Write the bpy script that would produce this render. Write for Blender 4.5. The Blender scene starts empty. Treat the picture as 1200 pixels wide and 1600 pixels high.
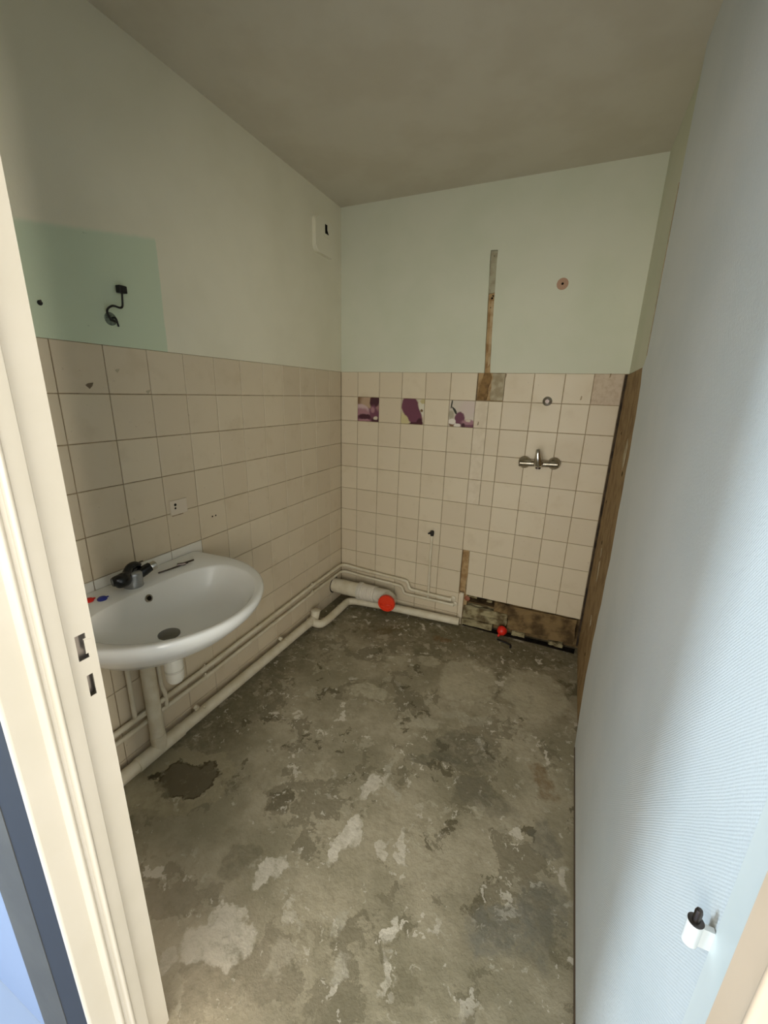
import bpy, bmesh, math, random
from mathutils import Vector, Matrix

rng = random.Random(7)
S = bpy.context.scene
C = S.collection

# ------------------------------------------------------------------ camera
RM = [[0.911493, 0.410361, 0.028009], [0.139432, -0.244206, -0.959647], [-0.386961, 0.878617, -0.27981]]
cam_d = bpy.data.cameras.new('camera')
cam = bpy.data.objects.new('camera', cam_d); C.objects.link(cam)
right, down, fwd = [Vector(r) for r in RM]
m = Matrix((right, -down, -fwd)).transposed().to_4x4()
m.translation = Vector((1.3796, -2.3901, 1.4483))
cam.matrix_world = m
cam_d.sensor_fit = 'VERTICAL'; cam_d.sensor_height = 36; cam_d.lens = 638.04 * 36 / 1600
cam_d.clip_start = 0.02
S.camera = cam

# ------------------------------------------------------------------ light
S.view_settings.view_transform = 'Standard'
S.view_settings.look = 'None'
S.view_settings.gamma = 1.0
S.view_settings.use_curve_mapping = False
S.view_settings.exposure = 0.0
w = bpy.data.worlds.new('world'); S.world = w; w.use_nodes = True
w.node_tree.nodes['Background'].inputs['Color'].default_value = (0.75, 0.85, 1.0, 1)
w.node_tree.nodes['Background'].inputs['Strength'].default_value = 0.15

def area(name, loc, target, sx, sy, power, col):
    l = bpy.data.lights.new(name, 'AREA'); l.shape = 'RECTANGLE'; l.size = sx; l.size_y = sy
    l.energy = power; l.color = col
    o = bpy.data.objects.new(name, l); C.objects.link(o); o.location = loc
    o.rotation_euler = (Vector(target) - Vector(loc)).to_track_quat('-Z', 'Y').to_euler()
    return o
# daylight through the hallway window on the left, an added fill light across the hallway and a warm lit room on the right
area('hall_window_light', (-1.20, -3.10, 1.35), (1.6, -2.0, 1.2), 0.34, 1.3, 66, (0.67, 0.85, 1.0))
area('warm_room_light', (3.75, -2.80, 1.45), (0.0, -1.8, 1.1), 0.35, 1.2, 84, (1.0, 0.91, 0.79))
area('opposite_fill_light', (1.85, -4.45, 1.35), (1.85, 0.0, 1.2), 4.3, 1.7, 170, (1.0, 0.95, 0.84))

# ------------------------------------------------------------------ helpers
def lin(r, g, b):
    f = lambda c: (c/255/12.92) if c/255 <= 0.04045 else ((c/255+0.055)/1.055)**2.4
    return (f(r), f(g), f(b), 1)

class N:
    """tiny node graph helper"""
    def __init__(s, name):
        s.m = bpy.data.materials.new(name); s.m.use_nodes = True
        s.t = s.m.node_tree; s.b = s.t.nodes['Principled BSDF']
    def n(s, typ, **kw):
        x = s.t.nodes.new(typ)
        for k, v in kw.items(): setattr(x, k, v)
        return x
    def l(s, a, b): s.t.links.new(a, b)
    def math(s, op, a, b=None, clamp=False):
        x = s.n('ShaderNodeMath', operation=op); x.use_clamp = clamp
        for i, v in enumerate((a, b)):
            if v is None: continue
            if isinstance(v, (int, float)): x.inputs[i].default_value = v
            else: s.l(v, x.inputs[i])
        return x.outputs[0]
    def geo(s): return s.n('ShaderNodeNewGeometry').outputs['Position']
    def obj(s): return s.n('ShaderNodeTexCoord').outputs['Object']
    def noise(s, vec, scale, detail=4, rough=.55):
        x = s.n('ShaderNodeTexNoise'); x.inputs['Scale'].default_value = scale
        x.inputs['Detail'].default_value = detail; x.inputs['Roughness'].default_value = rough
        s.l(vec, x.inputs['Vector']); return x
    def ramp(s, fac, lo, hi, a=0.0, b=1.0):
        x = s.n('ShaderNodeMapRange', interpolation_type='SMOOTHSTEP')
        x.inputs[1].default_value = lo; x.inputs[2].default_value = hi
        x.inputs[3].default_value = a; x.inputs[4].default_value = b
        s.l(fac, x.inputs[0]); return x.outputs[0]
    def mix(s, fac, a, b):
        x = s.n('ShaderNodeMix', data_type='RGBA')
        if isinstance(fac, (int, float)): x.inputs[0].default_value = fac
        else: s.l(fac, x.inputs[0])
        for i, v in ((6, a), (7, b)):
            if isinstance(v, tuple): x.inputs[i].default_value = v
            else: s.l(v, x.inputs[i])
        return x.outputs[2]
    def col(s, c):
        if isinstance(c, tuple): s.b.inputs['Base Color'].default_value = c
        else: s.l(c, s.b.inputs['Base Color'])
    def bump(s, h, strength=.3, dist=.002):
        x = s.n('ShaderNodeBump'); x.inputs['Strength'].default_value = strength
        x.inputs['Distance'].default_value = dist; s.l(h, x.inputs['Height'])
        s.l(x.outputs[0], s.b.inputs['Normal'])
    def set(s, rough=.5, metal=0.0, spec=.5):
        s.b.inputs['Roughness'].default_value = rough; s.b.inputs['Metallic'].default_value = metal
        s.b.inputs['Specular IOR Level'].default_value = spec
        return s
    def xyz(s, v):
        x = s.n('ShaderNodeSeparateXYZ'); s.l(v, x.inputs[0]); return x.outputs

def simple(name, c, rough=.5, metal=0.0, var=None, scale=20, bump=0.0, bscale=60, spec=.5, lo=.4, hi=.65):
    g = N(name); g.set(rough, metal, spec)
    if var:
        nz = g.noise(g.geo(), scale); g.col(g.mix(g.ramp(nz.outputs[0], lo, hi), c, var))
    else: g.col(c)
    if bump:
        g.bump(g.noise(g.geo(), bscale, 6).outputs[0], bump)
    return g.m

def link(name, me, mat, parent=None):
    if mat is not None:
        for x in (mat if isinstance(mat, list) else [mat]): me.materials.append(x)
    o = bpy.data.objects.new(name, me); C.objects.link(o)
    if parent is not None: o.parent = parent
    return o
def obj(name, bm, mat, parent=None, smooth=False, angle=None, loc=None):
    bmesh.ops.recalc_face_normals(bm, faces=bm.faces)
    me = bpy.data.meshes.new(name); bm.to_mesh(me); bm.free()
    if smooth:
        for p in me.polygons: p.use_smooth = True
        if angle is not None: me.set_sharp_from_angle(angle=math.radians(angle))
    o = link(name, me, mat, parent)
    if loc is not None: o.location = loc
    return o
def structure(o): o['kind'] = 'structure'; return o
def tag(o, label, cat, group=None):
    o['label'] = label; o['category'] = cat
    if group: o['group'] = group
    return o
def thing(name, label, cat, loc=(0, 0, 0), group=None):
    o = bpy.data.objects.new(name, None); C.objects.link(o); o.location = loc; o.empty_display_size = .05
    return tag(o, label, cat, group)
def child(name, bm, mat, root, smooth=False, angle=None):
    """mesh built in world coordinates, parented to a thing (or part) placed at its base"""
    off = Vector(root.location)
    p = root.parent
    while p is not None: off += Vector(p.location); p = p.parent
    bmesh.ops.translate(bm, vec=-off, verts=bm.verts)
    return obj(name, bm, mat, root, smooth, angle)
def box(bm, a, b, mi=0):
    x0, y0, z0 = a; x1, y1, z1 = b
    v = [bm.verts.new(p) for p in ((x0,y0,z0),(x1,y0,z0),(x1,y1,z0),(x0,y1,z0),(x0,y0,z1),(x1,y0,z1),(x1,y1,z1),(x0,y1,z1))]
    for f in ((0,3,2,1),(4,5,6,7),(0,1,5,4),(1,2,6,5),(2,3,7,6),(3,0,4,7)):
        bm.faces.new([v[i] for i in f]).material_index = mi
    return v
def prism(bm, pts, axis, a, b, mi=0):
    """polygon in the plane across axis (0: y,z; 1: x,z; 2: x,y), extruded from a to b"""
    def P(p, d): return ((d, p[0], p[1]), (p[0], d, p[1]), (p[0], p[1], d))[axis]
    A = [bm.verts.new(P(p, a)) for p in pts]; B = [bm.verts.new(P(p, b)) for p in pts]
    n = len(pts)
    fs = [bm.faces.new(A), bm.faces.new(B[::-1])]
    for i in range(n): fs.append(bm.faces.new((A[i], B[i], B[(i+1) % n], A[(i+1) % n])))
    for f in fs: f.material_index = mi
def rnd_box(a, b, r=.004, seg=2):
    bm = bmesh.new(); box(bm, a, b)
    bmesh.ops.bevel(bm, geom=bm.edges[:], offset=r, segments=seg, affect='EDGES', profile=.6)
    return bm
def fillet(pts, R, seg=6):
    pts = [Vector(p) for p in pts]; out = [pts[0]]
    for i in range(1, len(pts)-1):
        p, a, b = pts[i], pts[i-1]-pts[i], pts[i+1]-pts[i]
        r = R[i] if isinstance(R, (list, tuple)) else R
        d = min(r, a.length*.48, b.length*.48)
        A = p + a.normalized()*d; B = p + b.normalized()*d
        for k in range(seg+1):
            t = k/seg
            out.append(A*(1-t)**2 + p*2*t*(1-t) + B*t*t)
    out.append(pts[-1]); return out
def tube(bm, pts, r, seg=14, bend=.03, caps=True, fseg=6):
    P = fillet(pts, bend, fseg) if len(pts) > 2 else [Vector(p) for p in pts]
    rs = r if isinstance(r, (list, tuple)) else [r]*len(P)
    if len(rs) != len(P):
        L = [0.0]
        for i in range(1, len(P)): L.append(L[-1] + (P[i]-P[i-1]).length)
        rr = []
        for d in L:
            t = d/L[-1]*(len(rs)-1); k = min(int(t), len(rs)-2); rr.append(rs[k]+(rs[k+1]-rs[k])*(t-k))
        rs = rr
    t0 = (P[1]-P[0]).normalized()
    u = t0.orthogonal().normalized(); rings = []
    for i, p in enumerate(P):
        t = ((P[min(i+1, len(P)-1)]-p).normalized() + (p-P[max(i-1, 0)]).normalized()).normalized()
        u = (u - t*u.dot(t)).normalized(); v = t.cross(u)
        rings.append([bm.verts.new(p + (u*math.cos(2*math.pi*k/seg) + v*math.sin(2*math.pi*k/seg))*rs[i]) for k in range(seg)])
    for a, b in zip(rings, rings[1:]):
        for k in range(seg): bm.faces.new((a[k], a[(k+1) % seg], b[(k+1) % seg], b[k]))
    if caps: bm.faces.new(rings[0][::-1]); bm.faces.new(rings[-1])
def lathe(bm, base, axis, prof, seg=24):
    """prof: list of (distance along axis, radius)"""
    base = Vector(base); ax = Vector(axis).normalized(); u = ax.orthogonal().normalized(); v = ax.cross(u); rings = []
    for d, r in prof:
        if r < 1e-6: rings.append([bm.verts.new(base + ax*d)])
        else: rings.append([bm.verts.new(base + ax*d + (u*math.cos(2*math.pi*k/seg) + v*math.sin(2*math.pi*k/seg))*r) for k in range(seg)])
    for a, b in zip(rings, rings[1:]):
        for k in range(seg):
            k2 = (k+1) % seg
            q = [a[k % len(a)], a[k2 % len(a)], b[k2 % len(b)], b[k % len(b)]]
            q = list(dict.fromkeys(q))
            if len(q) > 2: bm.faces.new(q)
    if len(rings[0]) > 1: bm.faces.new(rings[0][::-1])
    if len(rings[-1]) > 1: bm.faces.new(rings[-1])
def newbm(f, *a, **k):
    bm = bmesh.new(); f(bm, *a, **k); return bm

# ------------------------------------------------------------------ materials
def paint_wall_mat(name, ca, cb):
    g = N(name); g.set(.75, 0, .3)
    pos = g.geo(); x, y, z = g.xyz(pos)
    nz = g.noise(pos, 3.0, 3)
    base = g.mix(g.ramp(nz.outputs[0], .35, .7), ca, cb)
    # mint rectangle left unpainted where a mirror cabinet hung
    jz = g.math('ADD', z, g.math('MULTIPLY', y, -0.19))              # sloping top edge
    edge = g.math('MULTIPLY', g.math('SUBTRACT', g.noise(pos, 40).outputs[0], .5), .008)
    a = g.ramp(g.math('ADD', y, edge), -1.262, -1.256, 1, 0)
    b = g.ramp(g.math('ADD', jz, edge), 2.160, 2.180, 1, 0)
    left = g.ramp(x, .2, .25, 1, 0)
    mk = g.math('MULTIPLY', g.math('MULTIPLY', a, b), left)
    spots = g.ramp(g.noise(pos, 35, 2).outputs[0], .72, .76)
    mint = g.mix(g.math('MULTIPLY', spots, .5), lin(200, 213, 186), lin(140, 154, 132))
    g.col(g.mix(mk, base, mint))
    g.bump(g.noise(pos, 140, 3).outputs[0], .12, .002)
    return g.m
M = {}
M['paint'] = paint_wall_mat('pale_mint_paint', lin(206, 207, 187), lin(200, 203, 181))
M['paint_left'] = paint_wall_mat('pale_neutral_paint', lin(226, 222, 200), lin(220, 216, 193))
M['ceiling'] = simple('ceiling_paint', lin(205, 199, 181), .85, 0, lin(199, 192, 173), 4, .1, 120, .2)
def tile_mat(name, c1, c2, stain):
    g = N(name); g.set(.28, 0, .5)
    pos = g.geo(); r = g.n('ShaderNodeObjectInfo').outputs['Random']
    c = g.mix(r, c1, c2)
    nz = g.noise(pos, 9, 5)
    c = g.mix(g.ramp(nz.outputs[0], .52, .75, 0, .55), c, stain)
    x, y, z = g.xyz(pos)
    c = g.mix(g.ramp(g.noise(pos, 60, 3).outputs[0], .68, .74, 0, .35), c, lin(150, 130, 105))
    g.col(c)
    g.l(g.ramp(nz.outputs[0], .4, .7, .46, .6), g.b.inputs['Roughness'])
    g.bump(g.noise(pos, 25, 2).outputs[0], .06, .002)
    return g.m
M['tile'] = tile_mat('beige_tile_glaze', lin(212, 199, 173), lin(205, 191, 165), lin(197, 182, 153))
M['tile_white'] = tile_mat('white_tile_glaze', lin(226, 224, 214), lin(222, 219, 208), lin(212, 207, 192))
M['filler'] = simple('filler_cream', lin(216, 204, 182), .7, 0, lin(207, 194, 170), 18, .2, 60, .3)
M['tile_rough'] = simple('stripped_tile', lin(200, 184, 162), .8, 0, lin(188, 170, 148), 40, .3, 90, .2)
M['grout'] = simple('dirty_grout', lin(158, 140, 112), .9, 0, lin(132, 116, 90), 30, .2, 120, .2)
M['board'] = simple('bare_brown_board', lin(152, 128, 92), .85, 0, lin(130, 106, 74), 14, .3, 50, .2)
M['mortar'] = simple('grey_mortar', lin(180, 168, 142), .9, 0, lin(154, 141, 114), 25, .5, 60, .2)
M['chase'] = simple('chased_plaster', lin(182, 154, 112), .9, 0, lin(146, 114, 76), 20, .6, 60, .2)
M['chase_grey'] = simple('chase_filler', lin(170, 165, 140), .9, 0, lin(150, 142, 118), 25, .5, 60, .2)
M['brick_pale'] = simple('mouldy_mortar_block', lin(160, 150, 116), .95, 0, lin(98, 84, 58), 16, .8, 40, .2)
M['brick_brown'] = simple('dirty_brown_block', lin(128, 106, 72), .95, 0, lin(78, 62, 40), 12, .8, 40, .2)
M['dark_gap'] = simple('dark_brown_gap', lin(74, 60, 44), 1.0, 0, lin(40, 32, 24), 14)
M['void'] = simple('hole_shade', lin(38, 32, 26), 1.0, 0, lin(22, 18, 14), 20, .5, 40, .1)  # shade inside holes and gaps, put into the colour
M['cream_pipe'] = simple('cream_painted_pipe', lin(214, 206, 184), .42, 0, lin(204, 194, 168), 14, .15, 40, .4)
M['ceramic'] = simple('white_vitreous_china', lin(232, 231, 225), .12, 0, None, spec=.6)
M['white_plastic'] = simple('white_plastic', lin(226, 222, 208), .35)
M['grey_plastic'] = simple('pale_grey_pvc', lin(205, 200, 186), .4, 0, lin(195, 188, 170), 20)
M['sleeve'] = simple('corrugated_white_rubber', lin(212, 205, 190), .55)
M['red'] = simple('orange_red_plastic', lin(222, 58, 26), .4)
M['red2'] = simple('red_plastic', lin(214, 40, 26), .4)
M['blue'] = simple('blue_plastic', lin(46, 56, 140), .35)
M['chrome'] = simple('worn_chrome', lin(205, 202, 196), .18, 1.0)
M['dull_chrome'] = simple('tarnished_chrome', lin(168, 162, 150), .32, 1.0, lin(140, 132, 116), 40)
M['black'] = simple('glossy_black', lin(18, 18, 20), .22)
M['black_matt'] = simple('matt_black', lin(20, 19, 18), .6)
M['dark_steel'] = simple('dark_steel', lin(92, 84, 80), .35, 1.0)
M['grey_tap'] = simple('satin_grey_metal', lin(158, 160, 160), .35, .7)
M['drain'] = simple('grey_drain_metal', lin(120, 118, 112), .38, .8)
M['frame'] = simple('cream_enamel', lin(188, 182, 168), .3, 0, lin(184, 178, 163), 5, .04, 30)
M['flange'] = simple('pale_wall_white', lin(214, 219, 216), .5, 0, lin(206, 213, 210), 4)
M['frame_warm'] = simple('warm_lit_enamel', lin(214, 190, 164), .35, 0, lin(210, 185, 158), 5)  # warm cast of the light put into the right jamb's colour
M['hinge'] = simple('white_hinge_paint', lin(226, 228, 226), .35)
M['pink_disc'] = simple('pinkish_filler', lin(176, 142, 118), .9)
M['switch'] = simple('ivory_plate', lin(212, 200, 180), .45)
M['hall'] = simple('hall_wall_paint', lin(232, 232, 228), .8)
M['hall_floor'] = simple('hall_floor', lin(124, 136, 156), .6)
M['navy'] = simple('shaded_gap_navy', lin(12, 16, 26), .6)
M['shaded_wall_grey'] = simple('shaded_wall_grey', lin(66, 66, 62), .6, 0, lin(58, 58, 55), 6)
M['hall_blue'] = simple('pale_blue_paint', lin(116, 132, 160), .7)

def wallpaper_mat():
    g = N('woven_glassfibre_wallpaper'); g.set(.6, 0, .35)
    pos = g.geo(); x, y, z = g.xyz(pos)
    wob = g.noise(pos, 8, 2).outputs[0]
    a = g.math('SINE', g.math('ADD', g.math('MULTIPLY', y, 1350), g.math('MULTIPLY', wob, 5)))
    b = g.math('SINE', g.math('ADD', g.math('MULTIPLY', z, 1150), g.math('MULTIPLY', wob, 5)))
    h = g.math('ADD', g.math('MULTIPLY', a, b), g.math('MULTIPLY', g.noise(pos, 220, 3).outputs[0], 3.0))
    g.bump(h, .28, .0008)
    g.col(g.mix(g.ramp(g.noise(pos, 3).outputs[0], .35, .7), lin(210, 215, 216), lin(202, 209, 211)))
    return g.m
M['wallpaper'] = wallpaper_mat()

def floor_mat():
    g = N('stained_concrete'); g.set(.8, 0, .35)
    pos = g.geo()
    # domain-warped coordinates so the stains have broken outlines
    wn = g.noise(pos, 9, 5, .6)
    vm = g.n('ShaderNodeVectorMath', operation='SUBTRACT'); g.l(wn.outputs['Color'], vm.inputs[0]); vm.inputs[1].default_value = (.5, .5, .5)
    vs = g.n('ShaderNodeVectorMath', operation='SCALE'); g.l(vm.outputs[0], vs.inputs[0]); vs.inputs['Scale'].default_value = .16
    wa = g.n('ShaderNodeVectorMath', operation='ADD'); g.l(pos, wa.inputs[0]); g.l(vs.outputs[0], wa.inputs[1])
    wn2 = g.noise(pos, 42, 4, .6)
    vm2 = g.n('ShaderNodeVectorMath', operation='SUBTRACT'); g.l(wn2.outputs['Color'], vm2.inputs[0]); vm2.inputs[1].default_value = (.5, .5, .5)
    vs2 = g.n('ShaderNodeVectorMath', operation='SCALE'); g.l(vm2.outputs[0], vs2.inputs[0]); vs2.inputs['Scale'].default_value = .035
    wa2 = g.n('ShaderNodeVectorMath', operation='ADD'); g.l(wa.outputs[0], wa2.inputs[0]); g.l(vs2.outputs[0], wa2.inputs[1])
    warp = wa2.outputs[0]
    mott = g.ramp(g.noise(pos, 30, 6, .7).outputs[0], .3, .6, .3, 1.0)
    base = g.mix(g.ramp(g.noise(pos, 3.2, 6, .6).outputs[0], .38, .62), lin(170, 161, 138), lin(140, 133, 110))
    base = g.mix(g.ramp(g.noise(pos, 22, 6, .65).outputs[0], .45, .7, 0, .5), base, lin(136, 128, 105))
    # worn darker coat, crisp edged
    n2 = g.noise(warp, 4.5, 7, .62).outputs[0]
    base = g.mix(g.ramp(n2, .545, .56, 0, .62), base, lin(112, 105, 84))
    n3 = g.noise(warp, 7.0, 6, .6).outputs[0]
    gy0 = g.ramp(g.xyz(pos)[1], -1.70, -1.35, .3, 1)
    base = g.mix(g.math('MULTIPLY', g.ramp(n3, .615, .63, 0, .8), gy0), base, lin(92, 84, 62))
    def blob(c, cx, cy, rx, ry, rot, colr, amt, soft=.12, wp=True):
        mp = g.n('ShaderNodeMapping'); mp.vector_type = 'TEXTURE'
        mp.inputs['Location'].default_value = (cx, cy, 0); mp.inputs['Rotation'].default_value = (0, 0, math.radians(rot))
        mp.inputs['Scale'].default_value = (rx, ry, 1)
        g.l(warp if wp else pos, mp.inputs['Vector'])
        ln = g.n('ShaderNodeVectorMath', operation='LENGTH')
        sx, sy, sz = g.xyz(mp.outputs[0])
        cb = g.n('ShaderNodeCombineXYZ'); g.l(sx, cb.inputs[0]); g.l(sy, cb.inputs[1]); g.l(cb.outputs[0], ln.inputs[0])
        return g.mix(g.math('MULTIPLY', g.ramp(ln.outputs['Value'], 1-soft, 1+soft, amt, 0), mott), c, colr)
    pale = lin(210, 203, 187); dark = lin(84, 78, 58); mid = lin(110, 106, 92)
    # darker band near the back wall and under the pipes
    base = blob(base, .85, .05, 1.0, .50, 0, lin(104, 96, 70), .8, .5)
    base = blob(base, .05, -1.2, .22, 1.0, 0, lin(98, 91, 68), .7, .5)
    n4 = g.noise(warp, 11, 5, .62).outputs[0]
    gy = g.ramp(g.xyz(pos)[1], -1.62, -1.30, .15, 1)
    base = g.mix(g.math('MULTIPLY', g.ramp(n4, .60, .612, 0, .5), gy), base, lin(182, 174, 152))
    n5 = g.noise(pos, 70, 4, .7).outputs[0]
    base = g.mix(g.ramp(n5, .58, .72, 0, .3), base, lin(90, 83, 65))
    # small pale chips of old adhesive
    ch = g.noise(warp, 16, 3, .5).outputs[0]; gate = g.ramp(g.noise(pos, 2.3, 2).outputs[0], .45, .6)
    base = g.mix(g.math('MULTIPLY', g.ramp(ch, .635, .65, 0, .85), gate), base, pale)
    ch2 = g.noise(warp, 34, 2, .5).outputs[0]
    base = g.mix(g.math('MULTIPLY', g.ramp(ch2, .67, .69, 0, .7), g.ramp(n2, .4, .55)), base, pale)
    for args in (
        (.20, -1.585, .20, .135, 20, lin(158, 149, 122), .85, .05),
        (.215, -1.570, .118, .078, 22, lin(78, 70, 50), 1.2, .04), (.215, -1.570, .104, .066, 22, lin(102, 94, 74), 1.3, .06),
        (.15, -1.70, .10, .07, 0, lin(172, 164, 138), .6, .2),
        (.695, -1.885, .10, .055, 25, pale, .95, .10),
        (.66, -1.84, .05, .03, 40, pale, .9, .12),
        (.60, -1.97, .03, .02, 0, pale, .7, .2),
        (.868, -1.51, .025, .10, -8, pale, .95, .12),
        (.90, -1.47, .025, .04, 0, pale, .85, .15),
        (.872, -1.30, .022, .065, -15, pale, .9, .12),
        (.93, -1.24, .012, .09, 35, lin(180, 174, 156), .7, .2),
        (.715, -1.68, .022, .055, -30, pale, .8, .15),
        (1.07, -1.44, .016, .05, 10, pale, .85, .15), (1.01, -1.45, .02, .02, 0, pale, .7, .2),
        (.98, -1.70, .02, .045, 15, lin(180, 175, 158), .6, .2),
        (.634, -.832, .10, .045, 10, lin(184, 176, 152), .8, .15),
        (.951, -.909, .08, .045, 40, lin(180, 172, 150), .8, .15),
        (.83, -.45, .06, .035, 0, lin(178, 170, 146), .7, .2), (.665, -.528, .05, .035, 30, lin(178, 170, 146), .65, .2),
        (1.114, -.787, .13, .03, 10, lin(170, 164, 144), .6, .2),
        (1.16, -.97, .13, .10, 20, lin(96, 92, 76), .55, .15),
        (1.05, -1.06, .12, .035, 30, lin(98, 94, 76), .7, .15), (1.26, -1.14, .12, .06, -10, lin(106, 102, 86), .55, .2),
        (1.39, -1.53, .12, .05, 35, lin(122, 120, 108), .75, .2), (1.50, -1.44, .06, .10, 0, lin(118, 116, 104), .7, .25),
        (1.50, -1.22, .05, .06, 0, lin(104, 102, 90), .6, .2),
        (1.48, -.98, .035, .07, 15, lin(120, 96, 62), .7, .3),
        (.48, -.29, .13, .035, 35, lin(100, 84, 50), .6, .3), (.84, -.24, .06, .03, 0, lin(116, 84, 46), .65, .3),
        (.60, -1.70, .06, .05, 0, lin(98, 92, 72), .5, .2),
        (1.12, -1.65, .013, .035, 0, pale, .8, .2), (1.22, -1.6, .01, .04, 12, pale, .7, .2), (.88, -1.85, .03, .05, -30, lin(180, 172, 152), .6, .2),
        (1.03, -1.81, .025, .04, -15, lin(186, 180, 164), .6, .2), (1.141, -1.75, .01, .045, 5, pale, .7, .2), (1.56, -1.32, .02, .04, 0, pale, .7, .2),
    ): base = blob(base, *args)
    base = blob(base, .62, -2.0, .35, .22, 0, lin(178, 164, 142), .5, .6)
    # rings left by two round supports
    for cx, cy, r in ((1.075, -.54, .15), (1.40, -.47, .16)):
        base = blob(base, cx, cy, r, r*1.15, 0, lin(200, 192, 168), .55, .12)
        base = blob(base, cx, cy, r*.88, r, 0, lin(158, 150, 126), .55, .3)
        base = blob(base, cx-.02, cy-.02, r*.6, r*.5, 20, lin(186, 178, 154), .7, .6)
    g.col(base)
    h = g.math('ADD', g.math('MULTIPLY', n2, 1.5), g.noise(pos, 45, 6, .65).outputs[0])
    g.bump(h, .45, .006)
    g.l(g.ramp(n3, .3, .7, .62, .9), g.b.inputs['Roughness'])
    return g.m
M['floor'] = floor_mat()

# ------------------------------------------------------------------ room shell
W, H, TT = 1.59, 2.465, 1.57           # width, ceiling height, top of the tiling
P = .15                                 # tile pitch
structure(obj('floor', newbm(box, (-.15, -2.17, -.10), (1.75, .25, 0)), M['floor']))
structure(obj('ceiling', newbm(box, (-.12, -2.17, H), (1.75, .20, H+.1)), M['ceiling']))
# left wall: plaster above, grout bed behind the tiles below
bm = bmesh.new()
box(bm, (-.12, -2.17, TT), (-.001, .14, H), 0); box(bm, (-.12, -2.17, 0), (-.0035, .14, TT), 1)
wall_left = structure(obj('wall_left', bm, [M['paint_left'], M['grout']]))
# back wall: front skin with the chases cut out of it, rough substrate behind
bm = bmesh.new()
prism(bm, [(0, TT), (.905, TT), (.9035, 1.62), (.898, 1.72), (.8955, 1.80), (.890, 1.92), (.8865, 2.03), (.8815, 2.12), (.882, 2.166),
           (.9185, 2.164), (.918, 2.10), (.921, 2.00), (.9235, 1.91), (.926, 1.80), (.931, 1.70), (.934, 1.62), (.938, TT),
           (1.61, TT), (1.61, H), (0, H)], 1, .001, .02, 0)
prism(bm, [(0, 0), (.902, 0), (.902, .225), (.873, .230), (.871, .38), (.873, .520), (.913, .523), (.916, .42), (.919, .36), (.911, .33), (.908, .27), (.915, .222),
           (1.10, .222), (1.30, .220), (1.588, .222), (1.588, TT), (1.021, TT), (1.021, 1.422), (.872, 1.422), (.872, TT), (0, TT)], 1, .0035, .02, 1)
box(bm, (-.1, .02, .222), (1.70, .14, H), 2)
box(bm, (-.1, .02, 0), (.925, .14, .222), 2); box(bm, (1.13, .06, 0), (1.70, .14, .222), 3); box(bm, (.925, .06, 0), (1.13, .14, .145), 3)
box(bm, (.925, .14, 0), (1.13, .16, .3), 4); 
wall_back = structure(obj('wall_back', bm, [M['paint'], M['grout'], M['chase'], M['brick_brown'], M['void']]))
# right wall: bare board strip by the corner, textured wallpaper over the rest
bm = bmesh.new()
box(bm, (1.604, -2.17, TT), (1.72, .02, H), 0); box(bm, (1.610, -2.17, 0), (1.72, .02, TT), 1)
wall_right = structure(obj('wall_right', bm, [M['paint'], M['board']]))
edge = [(-.60, H), (-.59, 2.16), (-.605, 1.85), (-.615, 1.60), (-.585, 1.572), (-.56, 1.562), (-.60, 1.50), (-.635, 1.39), (-.64, 1.33), (-.662, 1.25), (-.655, 1.2), (-.672, 1.11), (-.668, 1.04), (-.680, .975), (-.700, .852), (-.684, .762),
        (-.694, .667), (-.676, .60), (-.672, .53), (-.660, .47), (-.667, .409), (-.655, .3), (-.668, .245), (-.70, .12), (-.735, .02), (-.74, 0)]
child('wallpaper', newbm(prism, edge + [(-2.045, 0), (-2.045, H)], 0, W, 1.6035), M['wallpaper'], wall_right)
child('seam_crack', newbm(prism, [(-.603, 1.60), (-.600, 1.60), (-.587, 1.85), (-.573, 2.13), (-.5745, 2.13), (-.590, 1.85)], 0, 1.5896, 1.592), M['grout'], wall_right)
# board planks of the stripped strip (two boards, nail holes, torn paper)
child('bare_board', newbm(prism, [(-.012, .05), (-.012, 1.56), (-.30, 1.567), (-.62, 1.57), (-.75, 1.2), (-.76, .03), (-.4, .02)], 0, 1.598, 1.609), M['board'], wall_right)
child('torn_paper', newbm(prism, [(-.47, 1.30), (-.43, 1.23), (-.47, 1.17), (-.50, 1.20), (-.50, 1.27)], 0, 1.5965, 1.598), M['mortar'], wall_right)
for y0, z0, hh in ((-.32, .60, .09), (-.40, .40, .05), (-.30, .72, .04)):
    child('torn_paper', newbm(prism, [(y0, z0), (y0+.03, z0+hh), (y0+.005, z0+hh*1.2), (y0-.02, z0+hh*.5)], 0, 1.5965, 1.598), M['mortar'], wall_right)
for y0, z0, r in ((-.5, 1.16, .012), (-.25, .78, .012), (-.2, 1.3, .008), (-.42, .26, .01), (-.1, .95, .009)):
    child('nail_hole', newbm(lathe, (1.598, y0, z0), (-1, 0, 0), [(0, r), (.0012, r*.6)], 8), M['void'], wall_right)
# front wall with the doorway: the part left of it, the head above, the stub right of it
DX0, DX1, DH = .705, 1.578, 2.03
bm = bmesh.new()
box(bm, (-.12, -2.17, 0), (DX0-.03, -2.05, H)); box(bm, (DX0-.03, -2.17, DH+.03), (DX1+.03, -2.05, H)); box(bm, (DX1+.025, -2.17, 0), (1.72, -2.05, H))
structure(obj('wall_front', bm, M['hall']))

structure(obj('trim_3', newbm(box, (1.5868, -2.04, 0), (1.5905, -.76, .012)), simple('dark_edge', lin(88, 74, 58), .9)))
child('foot_shade', newbm(prism, [(.915, -.004), (1.15, -.012), (1.38, -.010), (1.585, -.016), (1.59, .03), (.915, .03)], 2, 0, .006), M['void'], wall_back)  # shadow gap between wall foot and floor, put in as a dark strip

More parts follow.
